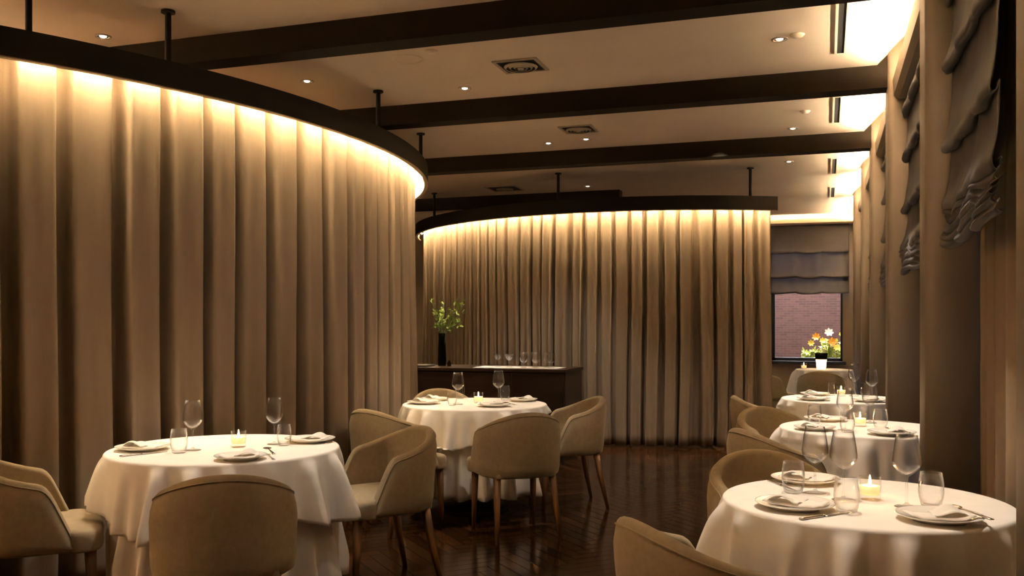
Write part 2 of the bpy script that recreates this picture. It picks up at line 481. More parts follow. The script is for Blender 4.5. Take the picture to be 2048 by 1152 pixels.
# window drapes
def drape(y0, y1, x, seed, z0=.012, z1=2.73, amp=.026, pitch=.11):
    rnd = random.Random(seed); bm = bmesh.new()
    n = max(10, int((y1 - y0) / .008)); rows = []
    ph = rnd.uniform(0, TAU)
    for k in range(15):
        z = z0 + (z1 - z0) * k / 14; row = []
        for i in range(n + 1):
            y = y0 + (y1 - y0) * i / n
            f = sin(TAU * y / pitch + ph + .5 * sin(z * 1.3)) + .35 * sin(TAU * y / (pitch * 1.7) + 2 * ph)
            row.append(bm.verts.new((x + amp * f, y, z)))
        rows.append(row)
    grid_faces(bm, rows); return bm
dl = ['narrow window drape hanging beside the tall pillar behind the near table', 'wide window drape hanging behind the near table', 'dark drape beside the second tall pillar',
      'dark drape beside the third pillar', 'dark drape beside the fourth pillar', 'dark drape beside the fifth pillar', 'dark drape at the right side of the far window']
for i, (y0, y1, x) in enumerate(((3.83, 4.15, .62), (2.35, 3.78, .625), (5.95, 6.22, .62), (8.0, 8.38, .62), (10.1, 10.48, .62), (12.2, 12.58, .62), (14.35, 14.75, .60))):
    o = solid(obj('window_drape', drape(y0, y1, x, 70 + i), M['curtain']), .003)
    tag(o, dl[i], 'curtain', 'window drapes')

# ------------------------------------------------------------------ round curtained rooms
def ring_bm(cx, cy, prof, a0, a1, n):
    """sweep a closed (r, z) profile along an arc"""
    bm = bmesh.new(); secs = []
    for i in range(n + 1):
        a = a0 + (a1 - a0) * i / n
        secs.append([bm.verts.new((cx + r * cos(a), cy + r * sin(a), z)) for r, z in prof])
    m = len(prof)
    for s, t in zip(secs, secs[1:]):
        for k in range(m): bm.faces.new((s[k], s[(k + 1) % m], t[(k + 1) % m], t[k]))
    bm.faces.new(secs[0]); bm.faces.new(secs[-1])
    return bm

def curtain_bm(cx, cy, R, a0, a1, pitch, amp, seed, z0=.015, z1=2.56, wander=.012, q_over=.020):
    rnd = random.Random(seed)
    s_tot = (a1 - a0) * R
    # uneven pleats: break points along the arc
    br = [0.0]
    while br[-1] < s_tot: br.append(br[-1] + pitch * rnd.uniform(.74, 1.28))
    am = [rnd.uniform(.75, 1.2) for _ in br]; sk = [rnd.uniform(-.16, .16) for _ in br]; dr = [rnd.uniform(-1, 1) for _ in br]
    per = 22
    cols = []
    for k in range(len(br) - 1):
        for j in range(per):
            cols.append((k, j / per))
    bm = bmesh.new(); rows = []
    nz = 22
    for r in range(nz + 1):
        z = z0 + (z1 - z0) * r / nz
        h = (z1 - z) / (z1 - z0)
        row = []
        for k, u in cols:
            w = br[k + 1] - br[k]
            s = br[k] + u * w
            uu = u + sk[k] * sin(pi * u) * (.4 + .6 * h)
            p = tanh(3.8 * cos(TAU * (uu - .5)) + 1.3)               # broad fronts, narrow deep backs
            A = amp * am[k] * (.80 + .20 * h); p -= .30 * math.exp(-((uu - .5) / .15) ** 2)
            rr = R + A * p + .006 * sin(3.1 * s + 1.7 * z) + .35 * A * h * .3 * sin(TAU * 2 * u + dr[k] * 3)
            ds = q_over * sin(TAU * (u - .5)) * smooth01((p + .35) / .9) + wander * h * (sin(2.3 * s + 1.9 * z) + .6 * dr[k] * sin(pi * u))
            a = a0 + (s + ds) / R
            row.append(bm.verts.new((cx + rr * cos(a), cy + rr * sin(a), z)))
        rows.append(row)
    grid_faces(bm, rows)
    return bm

ROOMS = [
    dict(c=(-7.545, 5.56), R=4.63, a0=radians(-62), a1=radians(72), pitch=.235, amp=.092, led=.122, seed=3, zl=2.555, zt=2.69,
         tl='long dark curved curtain track with glowing underside, nearer of the two',
         cl='tall taupe pleated curtain wrapping the nearer round room', tag='nearer round room'),
    dict(c=(-2.257, 13.0), R=3.40, a0=radians(-165), a1=radians(-58.4), pitch=.165, amp=.074, led=.108, seed=8, zl=2.52, zt=2.665,
         tl='dark curved curtain track behind the sideboard, farther of the two',
         cl='taupe pleated curtain behind the sideboard, wrapping the farther round room', tag='farther round room'),
]
led0 = None
for q in ROOMS:
    cx, cy = q['c']; R = q['R']; ZL, ZT = q['zl'], q['zt']
    t = thing('curtain_track', q['tl'], 'curtain track', (0, 0, 0), 0, 'curtain tracks')
    n = int((q['a1'] - q['a0']) * R / .06)
    obj('fascia', ring_bm(cx, cy, [(R, ZL), (R, ZT), (R - .34, ZT), (R - .34, ZT - .02), (R - .014, ZT - .02), (R - .014, ZL)], q['a0'], q['a1'], n), M['track'], t, angle=35)
    obj('lip', ring_bm(cx, cy, [(R - .001, ZL - .006), (R - .001, ZL), (R - .032, ZL), (R - .032, ZL - .006)], q['a0'], q['a1'], n), M['lip'], t, angle=35)
    nl = int((q['a1'] - q['a0'] - .012) * R / q['led'])
    for i in range(nl):                                     # one small diode after the other along the track
        a = q['a0'] + .006 + (i + .5) * q['led'] / R
        if led0 is None: d = led0 = obj('led', B(-.007, .007, -.013, .013, -.003, .003), M['led'], t, smooth=False)
        else: d = led0.copy(); COL.objects.link(d); d.parent = t
        d.location = (cx + (R - .052) * cos(a), cy + (R - .052) * sin(a), ZT - .062); d.rotation_euler = (0, 0, a)
    cu = solid(obj('round_room_curtain', curtain_bm(cx, cy, R - .175, q['a0'], q['a1'] - .018, q['pitch'], q['amp'], q['seed'], q_over=.020 if q['seed'] == 3 else .014, z1=ZT - .035), M['curtain']), .003)
    tag(cu, q['cl'], 'curtain', 'round room curtains')

def rod(i, ang, z1, label):
    x, y = on_ring(i, ang, .31 if ang == -27.9 else .06); zt = ROOMS[i]['zt']
    t = thing('hanging_rod', label, 'rod', (x, y, zt), 0, 'rods holding the curtain tracks')
    h = z1 - zt
    obj('shaft', L([(0, 0), (.016, 0), (.016, h), (0, h)], 16), M['track'], t, angle=40)
    obj('flange', L([(0, h - .014), (.036, h - .014), (.036, h - .002), (0, h - .002)], 24), M['track'], t, angle=40)
def on_ring(i, ang, dr=.06):
    q = ROOMS[i]; r = q['R'] - dr; a = radians(ang)
    return q['c'][0] + r * cos(a), q['c'][1] + r * sin(a)
for (i, ang, z1, lb) in ((0, -27.9, ZC, 'dark rod at the far left end of the nearer curved track'),
                         (0, -20.2, ZC, 'long dark rod second from the left on the nearer track'),
                         (0, 3.5, ZC, 'dark rod of the nearer track seen between the first two beams'),
                         (0, 22.0, ZC, 'dark rod just past the second beam on the nearer track'),
                         (1, -136.5, ZC, 'dark rod at the hidden left side of the farther track'),
                         (1, -98.8, ZC, 'dark rod in the middle of the farther curved track'),
                         (1, -63.2, ZC, 'dark rod at the open right end of the farther track')):
    rod(i, ang, z1, lb)

# ------------------------------------------------------------------ ceiling fittings
def downlight(loc, label, first=[None]):
    if first[0] is None:
        t = thing('downlight', label, 'ceiling light', loc, 0, 'recessed downlights')
        obj('trim_ring', L([(.030, -.0), (.032, -.005), (.044, -.006), (.047, -.002), (.047, .0)], 32), M['grille'], t)
        obj('reflector', L([(.031, -.003), (.022, .0), (.020, -.0005)], 32), M['chrome'], t)
        obj('lamp', L([(0, -.008), (.012, -.007), (.019, -.003), (.020, -.001), (0, -.0005)], 24), M['bulb'], t)
        first[0] = t; return t
    return dup(first[0], loc, 0, label, 'recessed downlights')
for (x, y, lb) in ((-3.90, 4.22, 'lit downlight above the nearer curved track, left of the long rod'), (-2.38, 5.97, 'bright downlight above the middle table'),
                   (-.25, 5.52, 'bright downlight above the second window-side table'), (-3.32, 5.45, 'faint downlight above the curtained room behind the nearest beam'),
                   (-2.02, 7.98, 'bright downlight beside the farther square vent'), (-2.39, 8.05, 'dim downlight left of the farther square vent'),
                   (-.26, 8.10, 'dim downlight near the third pillar beam'), (-.35, 9.76, 'downlight past the third beam near the slot vents'),
                   (-2.70, 10.75, 'downlight glowing above the farther curved track')):
    downlight((x, y, ZC), lb)
for (x, y, lb) in ((-.15, 5.46, 'small round ceiling detector beside the bright window-side downlight'), (-.15, 7.46, 'small round ceiling detector beyond the second beam'), (-2.24, 5.08, 'small round ceiling detector close to the nearest beam')):
    o = obj('smoke_detector', L([(0, -.022), (.022, -.020), (.034, -.010), (.040, -.001), (0, -.001)], 24), M['ceil'], loc=(x, y, ZC))
    tag(o, lb, 'detector', 'small ceiling detectors')
o = thing('ceiling_speaker', 'faint round speaker cover beside the nearest beam', 'speaker', (-2.45, 5.19, ZC))
obj('cover', L([(0, -.004), (.085, -.004), (.088, -.002), (0, -.001)], 32), M['ceil'], o)
obj('rim', L([(.088, -.001), (.090, -.008), (.098, -.008), (.100, -.001)], 32), M['ceil'], o)

def vent(x, y, label, s=.145):
    t = thing('air_vent', label, 'vent', (x, y, ZC), 0, 'square air vents')
    bm = bmesh.new()
    for (a, b, c, d) in ((-s, s, -s, -s + .022), (-s, s, s - .022, s), (-s, -s + .022, -s + .022, s - .022), (s - .022, s, -s + .022, s - .022)):
        box(bm, a, b, c, d, -.010, -.001)
    obj('frame', bm, M['grille'], t, smooth=False)
    obj('backing', B(-s + .02, s - .02, -s + .02, s - .02, -.0025, -.001), M['dark'], t, smooth=False)
    for r in (.108, .080, .052):
        obj('ring', L([(r - .016, -.024), (r - .012, -.026), (r, -.012), (r - .003, -.010), (r - .016, -.022)], 40), M['grille'], t)
    obj('cone', L([(0, -.030), (.018, -.029), (.026, -.018), (0, -.012)], 32), M['grille'], t)
vent(-1.83, 5.55, 'square air vent with round louvres between the first two beams')
vent(-1.97, 7.53, 'square air vent with round louvres between the second and third beams')
vent(-3.70, 10.60, 'dark square air vent above the farther curved track', .2)
for (y0, y1, lb) in ((4.95, 5.93, 'long slot vent between the first two beams'), (7.05, 7.98, 'long slot vent between the second and third beams'),
                     (9.70, 10.70, 'slot vent just past the third beam'), (11.77, 12.72, 'farthest slot vent near the end wall')):
    t = thing('slot_vent', lb, 'vent', (.085, y0, ZC), 0, 'long slot vents')
    bm = bmesh.new(); h = y1 - y0
    for (a, b, c, d) in ((-.034, -.020, 0, h), (.020, .034, 0, h), (-.020, .020, 0, .012), (-.020, .020, h - .012, h)): box(bm, a, b, c, d, -.007, -.001)
    obj('frame', bm, M['ceil'], t, smooth=False)
    obj('slot', B(-.021, .021, .011, h - .011, -.003, -.001), M['dark'], t, smooth=False)

# ------------------------------------------------------------------ chairs
def shell_curve():
    """footprint (outer) as list of (x, y, t) from one arm front round the back to the other; t = top height"""
    a, b, yb = .275, .230, -.040
    half = []
    for i in range(9):                                   # straight arm, front to back
        y = .165 + (yb - .165) * i / 9
        half.append((a, y))
    n = 2.12
    for i in range(17):
        th = (pi / 2) * i / 16
        half.append((a * abs(cos(th)) ** (2 / n), yb - b * abs(sin(th)) ** (2 / n)))
    # resample evenly
    pts = [Vector(p) for p in half]; d = [0]
    for p, q in zip(pts, pts[1:]): d.append(d[-1] + (q - p).length)
    N = 36; out = []
    for k in range(N + 1):
        s = d[-1] * k / N
        j = max(i for i in range(len(d)) if d[i] <= s + 1e-9); j = min(j, len(d) - 2)
        t = (s - d[j]) / max(1e-9, d[j + 1] - d[j])
        out.append((pts[j].lerp(pts[j + 1], t), s / d[-1]))
    res = []
    for p, u in out:
        if p.y > .055:
            k = (p.y - .055) / (.165 - .055)
            T = .672 - (.672 - .43) * (k ** .92)
        else:
            T = .792 - .122 * (1 - smooth01((u - .10) / .90)) ** 1.12
        res.append((p.x, p.y, min(T, .792)))
    for _ in range(3):                                      # soften the turn from arm top to arm front
        res = [res[0]] + [(q[0], q[1], (o[2] + 2 * q[2] + w[2]) / 4) for o, q, w in zip(res, res[1:], res[2:])] + [res[-1]]
    return res + [(-x, y, t) for x, y, t in reversed(res[:-1])]

def build_chair(name, label, fabric):
    t = thing(name, label, 'chair', (0, 0, 0), 0, 'upholstered tub chairs')
    C = shell_curve(); Z0 = .388; TH = .046
    n = len(C)
    bm = bmesh.new(); secs = []; rim = []
    for i, (x, y, T) in enumerate(C):
        p = Vector((x, y)); a = Vector(C[max(i - 1, 0)][:2]); b = Vector(C[min(i + 1, n - 1)][:2])
        tg = (b - a).normalized(); nrm = Vector((-tg.y, tg.x))          # inward
        if nrm.dot(-p) < 0: nrm = -nrm
        sec = []
        def pt(off, z):
            h = (z - Z0) / (.79 - Z0)
            sc = .962 + .040 * min(1, h) ** .8
            off += .020 * smooth01((z - (T - .13)) / .13) ** 2
            lean = -.028 * h * h * smooth01((.05 - y) / .25)
            q = p * sc + nrm * off
            return Vector((q.x, q.y + lean, z))
        top = T; r = TH / 2
        zs = [Z0, Z0 + .012] + [Z0 + .012 + (top - r - Z0 - .012) * k / 7 for k in range(1, 8)]
        outp = [pt(.022, Z0)] + [pt(.006 if k == 0 else 0, z) for k, z in enumerate(zs[1:])]
        for k in range(1, 6):
            th = pi * k / 6
            outp.append(pt(r - r * cos(th), top - r + r * sin(th)))
        for z in reversed(zs): outp.append(pt(TH, z))
        secs.append([bm.verts.new(v) for v in outp])
        rim.append(pt(-.0015, top - r * .9))
    m = len(secs[0])
    for s, q in zip(secs, secs[1:]):
        for k in range(m): bm.faces.new((s[k], s[(k + 1) % m], q[(k + 1) % m], q[k]))
    bm.faces.new(secs[0]); bm.faces.new(secs[-1])
    obj('backrest', bm, fabric, t)
    obj('piping', tube(bmesh.new(), rim, .0026, 6), fabric, t)
    # seat cushion
    def outline(ins):
        pts = []
        hw, f, b = .266 - ins, .272 - ins, -.215 + ins
        for i in range(72):
            th = TAU * i / 72; c, s = cos(th), sin(th)
            n_ = 7.0
            rr = (abs(c) ** n_ + abs(s) ** n_) ** (-1 / n_)
            x = hw * rr * c; y = (f + b) / 2 + (f - b) / 2 * rr * s
            lim = .228 if y < .13 else .228 + (.266 - .228) * smooth01((y - .13) / .03)
            x = max(-lim + ins, min(lim - ins, x))
            if y < -.02: x *= sqrt(max(.05, 1 - ((-.02 - y) / .24) ** 2 * .55))
            if y > .13: y -= .016 * (x / .26) ** 2
            pts.append((x, y))
        return pts
    bm = bmesh.new(); rows = []
    for ins, z in ((.03, .384), (.004, .386), (.0, .396), (.0, .452), (.003, .466), (.010, .474), (.03, .480), (.08, .485), (.14, .488), (.19, .489)):
        rows.append([bm.verts.new((x, y, z - (.010 * smooth01((y - .18) / .12) if z > .45 else 0))) for x, y in outline(ins)])
    grid_faces(bm, rows, True); bm.faces.new(rows[0]); bm.faces.new(rows[-1])
    obj('seat', bm, fabric, t)
    for s in (-1, 1):
        obj('leg', tube(bmesh.new(), [(s * .20, .215, .392), (s * .203, .222, .2), (s * .206, .232, 0)], [.022, .0175, .0115], 12, square=True), M['leg'], t)
        obj('leg', tube(bmesh.new(), [(s * .180, -.165, .392), (s * .192, -.200, .2), (s * .206, -.245, 0)], [.022, .0175, .0115], 12, square=True), M['leg'], t)
    return t

TA = (-2.657, 3.645, .525); TB = (-2.392, 6.195, .520); TC = (.120, 3.245, .455); TD = (.205, 5.47, .455); TE = (.125, 7.50, .455); TF = (-.02, 12.05, .34)
CH = [
    (-3.20, 3.10, TA, 0, 'upholstered chair at the left edge facing the large table, arm side on'),
    (-2.20, 3.015, TA, 0, 'upholstered chair with its full back turned to us before the large table'),
    (-2.17, 4.27, TA, 0, 'upholstered chair showing its seat between the large and middle tables'),
    (-2.66, 5.44, TB, 0, 'chair against the long curtain, back half hidden behind another chair'),
    (-2.87, 6.80, TB, 0, 'chair behind the middle table with only its rounded top showing'),
    (-1.855, 5.52, TB, 0, 'upholstered chair with its back to us before the middle table'),
    (-1.83, 6.53, TB, 0, 'upholstered chair facing the middle table from the open floor side'),
    (-.30, 2.685, TC, -15, 'cropped chair back at the bottom edge before the near window-side table'),
    (-.18, 3.87, TC, 0, 'chair with its inner back showing behind the near window-side table'),
    (-.19, 5.05, TD, -10, 'dark chair back slanting towards the second window-side table'),
    (-.25, 6.01, TD, 0, 'chair with its inner back showing behind the second window-side table'),
    (-.36, 7.15, TE, -22, 'chair beside the third window-side table, farthest chair of the window row'),
    (-.045, 11.15, TF, 0, 'chair with its back to us before the far lamp-lit table'),
    (-.66, 11.75, TF, 0, 'dim chair in the far corner seen past the curtain end'),
]
c0 = None; placed_xy = []; placed = []; tuck = {1: .262, 6: .17, 7: .15, 7: .24, 8: .19, 9: .15, 10: .19, 11: .19}
for (x, y, T, da, lb) in CH:
    dx, dy = x - T[0], y - T[1]; dd = hypot(dx, dy); mn = T[2] + tuck.get(len(placed), .268); placed.append(1)
    if dd < mn: x, y = T[0] + dx / dd * mn, T[1] + dy / dd * mn
    rz = atan2(T[1] - y, T[0] - x) - pi / 2 + radians(da)
    placed_xy.append((x, y, rz))
    if c0 is None:
        c0 = build_chair('tub_chair', lb, M['chair']); c0.location = (x, y, 0); c0.rotation_euler = (0, 0, rz)
    else: dup(c0, (x, y, 0), rz, lb, 'upholstered tub chairs')

# ------------------------------------------------------------------ tables and cloths
HT = .750
def chair_xy(rr, a, cx, cy, rz):
    dx, dy = rr * cos(a) - cx, rr * sin(a) - cy
    return dx * cos(rz) + dy * sin(rz), -dx * sin(rz) + dy * cos(rz)
def inside(rr, a, near):
    for c in near:
        lx, ly = chair_xy(rr, a, *c)
        if abs(lx) < .285 and -.3 < ly < .285: return True
    return False
def press(rr, a, rmin, near, front):
    """cloth pushed in where a chair stands against it"""
    for c in near:
        while rr > rmin:
            lx, ly = chair_xy(rr, a, *c)
            if abs(lx) > .292 or ly > front or ly < -.32: break
            rr -= .004
    return rr
def undercloth(R, seed, xmax, near, n=20):
    rnd = random.Random(seed); ph = [rnd.uniform(0, TAU) for _ in range(3)]
    bm = bmesh.new(); rows = []; K = 200
    for r in (0.02, R * .5, R - .03):
        rows.append([bm.verts.new((r * cos(TAU * i / K), r * sin(TAU * i / K), HT - .006)) for i in range(K)])
    for k in range(15):
        s = k / 14; z = HT - .012 - (HT - .165) * s
        row = []
        for i in range(K):
            a = TAU * i / K
            w = .5 + .5 * cos(n * a + ph[0] + 1.5 * sin(2 * a + ph[1]) + .7 * sin(3 * a + ph[2]))
            f = .105 * s ** 1.5 * w ** 1.6 + .014 * s * s * sin(5 * a + ph[2])
            rr = press(R - .035 + f, a, R - .04 - .25 * smooth01(s / .4), near, .290)
            row.append(bm.verts.new((min(xmax, rr * cos(a)), rr * sin(a), z)))
        rows.append(row)
    grid_faces(bm, rows, True); bm.faces.new(rows[0]); return bm
def overcloth(R, half, rot, seed, xmax, near, n=18):
    rnd = random.Random(seed); ph = [rnd.uniform(0, TAU) for _ in range(4)]
    bm = bmesh.new(); K = 240; rows = []
    for r in (.02, R * .35, R * .7, R * .93, R - .012):
        rows.append([bm.verts.new((r * cos(TAU * i / K), r * sin(TAU * i / K), HT)) for i in range(K)])
    rf = .012
    for k in range(1, 4):
        th = pi / 2 * k / 3
        rows.append([bm.verts.new(((R - rf + rf * sin(th)) * cos(TAU * i / K), (R - rf + rf * sin(th)) * sin(TAU * i / K), HT - rf + rf * cos(th))) for i in range(K)])
    NS = 16
    for k in range(1, NS + 1):
        row = []
        for i in range(K):
            a = TAU * i / K; b = a - rot
            sq = half / (abs(cos(b)) ** 3 + abs(sin(b)) ** 3) ** (1 / 3)
            drop = sq - R
            corner = smooth01((drop - (half - R)) / (half * .1225))
            s = drop * k / NS
            w = (.5 + .5 * cos(n * a + ph[0] + 1.3 * sin(2 * a + ph[1]) + .9 * sin(3 * a + ph[2]))) * (.72 + .28 * sin(5 * a + ph[3]))
            g = s / (half - R)
            f = .004 * min(1, s / .05) + (.034 * (1 - math.exp(-s / .03)) + .070 * min(g, 1.25)) * w ** 2.1 + .026 * min(g, 1.6) * corner * (0.5 + .5 * cos(2 * n * b)) + .012 * min(g, 1.5)
            rr = press(R + f, a, R + .003 + .1 * f, near, .200) if s > .05 else R + f
            z = HT - rf - s * .985
            if z < .498 and inside(rr, a, near): z = .498 - .0004 * (NS - k)    # the hem lies on the chair seat
            row.append(bm.verts.new((min(xmax, rr * cos(a)), rr * sin(a), z)))
        rows.append(row)
    grid_faces(bm, rows, True); bm.faces.new(rows[0]); return bm

TN = {'A': 'the large table by the long curtain', 'B': 'the middle table before the sideboard', 'C': 'the near window-side table',
      'D': 'the second window-side table', 'E': 'the third window-side table', 'F': 'the far table by the end window'}
TABS = {'A': TA, 'B': TB, 'C': TC, 'D': TD, 'E': TE, 'F': TF}
tdesc = {'A': 'large round table beside the long curtain, draped to the floor', 'B': 'round draped table in the middle, before the sideboard',
         'C': 'round draped table nearest us on the window side', 'D': 'second round draped table along the window side',
         'E': 'third round draped table along the window side', 'F': 'small draped table beside the far window'}
for i, (k, (x, y, R)) in enumerate(TABS.items()):
    t = thing('dining_table', tdesc[k], 'table', (x, y, 0), 0, 'round dining tables')
    obj('tabletop', L([(0, .715), (R - .05, .715), (R - .045, .72), (R - .045, .738), (0, .738)], 48), M['wood'], t, angle=40)
    obj('pedestal', L([(0, 0), (.24, 0), (.24, .02), (.05, .05), (.04, .1), (.04, .714), (0, .714)], 32), M['wood'], t, angle=40)
    near = [(px - x, py - y, pz) for px, py, pz in placed_xy if hypot(px - x, py - y) < 1.0]
    xm = {'A': 9, 'B': 9, 'C': .570, 'D': .72, 'E': .72, 'F': 9}[k] - x
    solid(obj('undercloth', undercloth(R, 20 + i, xm - .03, near), M['linen'], t), .002)['label'] = 'white undercloth hanging almost to the floor'
    o = obj('tablecloth', overcloth(R, R + {'A': .215, 'B': .18, 'C': .24, 'D': .21, 'E': .21, 'F': .34}[k], {'A': .80, 'B': .74, 'C': .58, 'D': .72, 'E': .7, 'F': .4}[k], 50 + i, xm, near), M['linen'], loc=(x, y, .002))
    solid(o, .002)
    tag(o, 'square white cloth draped over ' + TN[k], 'tablecloth', 'square white tablecloths')
ZT0 = HT + .0035

# ------------------------------------------------------------------ tableware prototypes
def tumbler_bm():
    return L([(0, 0), (.026, 0), (.030, .004), (.0365, .030), (.039, .050), (.0375, .075), (.033, .108), (.032, .1082), (.0363, .075), (.0377, .050), (.035, .031), (.027, .010), (0, .008)], 40)
def coupe_bm():
    return L([(0, 0), (.030, 0), (.030, .002), (.006, .006), (.004, .014), (.004, .062), (.012, .070), (.030, .092), (.046, .125), (.045, .1252), (.029, .094), (.010, .073), (0, .070)], 32)
def plate_bm(r=.122):
    return L([(0, .003), (r * .55, .003), (r * .58, 0), (r * .62, 0), (r * .66, .005), (r * .9, .013), (r, .0185), (r, .0205), (r * .97, .0195), (r * .74, .0095), (r * .66, .0065), (0, .006)], 56)
class Proto:
    def __init__(s, build): s.build = build; s.o = None
    def put(s, loc, rz, label, group=None, scale=None):
        if s.o is None:
            s.o = s.build()
            s.o.location = loc; s.o.rotation_euler = (0, 0, rz)
            if scale: s.o.scale = scale
            s.o['label'] = label
            if group: s.o['group'] = group
            return s.o
        return dup(s.o, loc, rz, label, group, scale)

def b_wine():
    t = thing('wine_glass', '', 'wine glass')
    o = obj('bowl', L([(.0036, .090), (.006, .096), (.016, .104), (.030, .116), (.0400, .129), (.0440, .140), (.0438, .150), (.0418, .168), (.0378, .195), (.0318, .228),
          (.0308, .2282), (.0367, .195), (.0406, .168), (.0425, .150), (.0427, .1405), (.0388, .1305), (.028, .118), (.014, .107), (.003, .1025), (0, .102)], 48), M['glass'], t)
    obj('stem', L([(.0046, .013), (.0036, .03), (.0036, .09), (0, .09)], 16), M['glass'], t)
    obj('foot', L([(0, 0), (.037, .0), (.038, .0015), (.030, .003), (.010, .007), (.0046, .013), (0, .013)], 40), M['glass'], t)
    return t
P_wine = Proto(b_wine)
P_tum = Proto(lambda: tag(obj('tumbler', tumbler_bm(), M['glass']), None, 'tumbler'))
P_plate = Proto(lambda: tag(obj('plate', plate_bm(), M['porcelain']), None, 'plate'))
P_coupe = Proto(lambda: tag(obj('coupe_glass', coupe_bm(), M['sideglass']), None, 'coupe glass'))
def b_goblet():
    return tag(obj('goblet', L([(0, 0), (.028, 0), (.028, .002), (.006, .006), (.0045, .012), (.0045, .040), (.018, .050), (.034, .068), (.041, .092), (.039, .120), (.034, .150),
                                (.033, .1502), (.038, .120), (.0398, .092), (.033, .070), (.017, .053), (0, .048)], 32), M['sideglass']), None, 'goblet')
P_gob = Proto(b_goblet)
def b_candle():
    t = thing('candle_holder', '', 'candle')
    obj('cup', L([(0, 0), (.030, 0), (.033, .003), (.0345, .020), (.0350, .076), (.0325, .0765), (.0320, .022), (.029, .016), (0, .014)], 40), M['cupglass'], t)
    obj('wax', L([(0, .0145), (.0285, .0165), (.0305, .024), (.0310, .046), (.010, .0445), (0, .044)], 32), M['wax'], t)
    f = obj('flame', L([(0, .047), (.0022, .048), (.0038, .051), (.0044, .055), (.0042, .060), (.0034, .066), (.0021, .073), (.0009, .079), (0, .082)], 16), M['flame'], t)
    obj('wick', L([(0, .043), (.0012, .043), (.0010, .051), (0, .051)], 8), M['dark'], t)
    return t
P_can = Proto(b_candle)
def sheet(bm, fn, nu, nv, th):
    """closed cloth slab following fn(u, v) -> Vector, u, v in 0..1"""
    up = [[bm.verts.new(fn(i / nu, j / nv) + Vector((0, 0, th * min(1, 8 * min(i / nu, 1 - i / nu, j / nv, 1 - j / nv) + .35)))) for j in range(nv + 1)] for i in range(nu + 1)]
    lo = [[bm.verts.new(fn(i / nu, j / nv)) for j in range(nv + 1)] for i in range(nu + 1)]
    grid_faces(bm, up); grid_faces(bm, lo)
    ring = lambda R_: [q[0] for q in R_] + R_[-1][1:] + [q[-1] for q in reversed(R_[:-1])] + list(reversed(R_[0][1:-1]))
    a, b = ring(up), ring(lo); n = len(a)
    for k in range(n): bm.faces.new((a[k], a[(k + 1) % n], b[(k + 1) % n], b[k]))
    return bm
def b_napkin():
    t = thing('napkin', '', 'napkin')
    def base(u, v):
        x = -.095 + .20 * u; y = (-.052 + .104 * v) * (1 - .18 * u) + .010 * sin(3 * u)
        e = abs(u - .5) * 2
        return Vector((x, y, .003 + .010 * smooth01((e - .62) / .38) + .0025 * sin(9 * u + 2 * v) * (1 - e)))
    obj('folded_cloth', sheet(bmesh.new(), base, 24, 12, .007), M['napkin'], t)
    def fold(u, v):                                          # raised soft fold lying over the left half
        x = -.085 + .105 * u + .012 * v; y = -.046 + .088 * v + .01 * u
        return Vector((x, y, .0105 + .024 * sin(pi * min(1, u * 1.15)) * (1 - .55 * v) * (1 - .35 * u) + .003 * sin(8 * v)))
    obj('raised_fold', sheet(bmesh.new(), fold, 20, 12, .004), M['napkin'], t)
    return t
P_nap = Proto(b_napkin)
def handle_strip(bm, x0, x1, w0, w1, z0, z1, th=.0022, n=8):
    up = []; lo = []
    for i in range(n + 1):
        u = i / n; x = x0 + (x1 - x0) * u; w = w0 + (w1 - w0) * u; z = z0 + (z1 - z0) * u
        up.append([bm.verts.new((x, -w, z + th)), bm.verts.new((x, 0, z + th * 1.4)), bm.verts.new((x, w, z + th))])
        lo.append([bm.verts.new((x, -w, z)), bm.verts.new((x, 0, z)), bm.verts.new((x, w, z))])
    grid_faces(bm, up); grid_faces(bm, lo)
    for i in range(n):
        bm.faces.new((up[i][0], up[i + 1][0], lo[i + 1][0], lo[i][0])); bm.faces.new((up[i][2], up[i + 1][2], lo[i + 1][2], lo[i][2]))
    for e in (0, n): bm.faces.new((up[e][0], up[e][1], up[e][2], lo[e][2], lo[e][1], lo[e][0]))
def b_knife():
    t = thing('table_knife', '', 'knife')
    bm = bmesh.new(); handle_strip(bm, -.105, -.005, .0065, .0045, .001, .001, .005); obj('handle', bm, M['steel'], t)
    bm = bmesh.new(); handle_strip(bm, -.004, .110, .0080, .0030, .001, .001, .0016); obj('blade', bm, M['steel'], t)
    return t
P_knife = Proto(b_knife)
def b_spoon():
    t = thing('table_spoon', '', 'spoon')
    bm = bmesh.new(); rows = []
    for i in range(9):
        th = pi * i / 8
        rows.append([])
        for j in range(17):
            a = TAU * j / 17; r = sin(th) if i not in (0, 8) else .02
            rows[-1].append(bm.verts.new((.072 + .030 * cos(a) * r, .019 * sin(a) * r, .010 - .007 * (1 - r * r) * (1 if i < 5 else .75) + (.0015 if i > 4 else 0))))
    grid_faces(bm, rows, True); obj('spoon_bowl', bm, M['steel'], t)
    bm = bmesh.new(); handle_strip(bm, .044, -.10, .0028, .0070, .009, .004); obj('handle', bm, M['steel'], t)
    return t
P_spoon = Proto(b_spoon)

GP, GN, GW, GT, GC = 'dinner plates', 'folded napkins', 'wine glasses', 'tumblers', 'glass candle holders'
def place_setting(k, x, y, rz, where, s=1.0):
    P_plate.put((x, y, ZT0), rz, 'white dinner plate %s of %s' % (where, TN[k]), GP, (s, s, 1))
    P_nap.put((x, y, ZT0 + .008), rz, 'folded napkin %s of %s' % (where, TN[k]), GN, (s * .93, s * .93, 1))
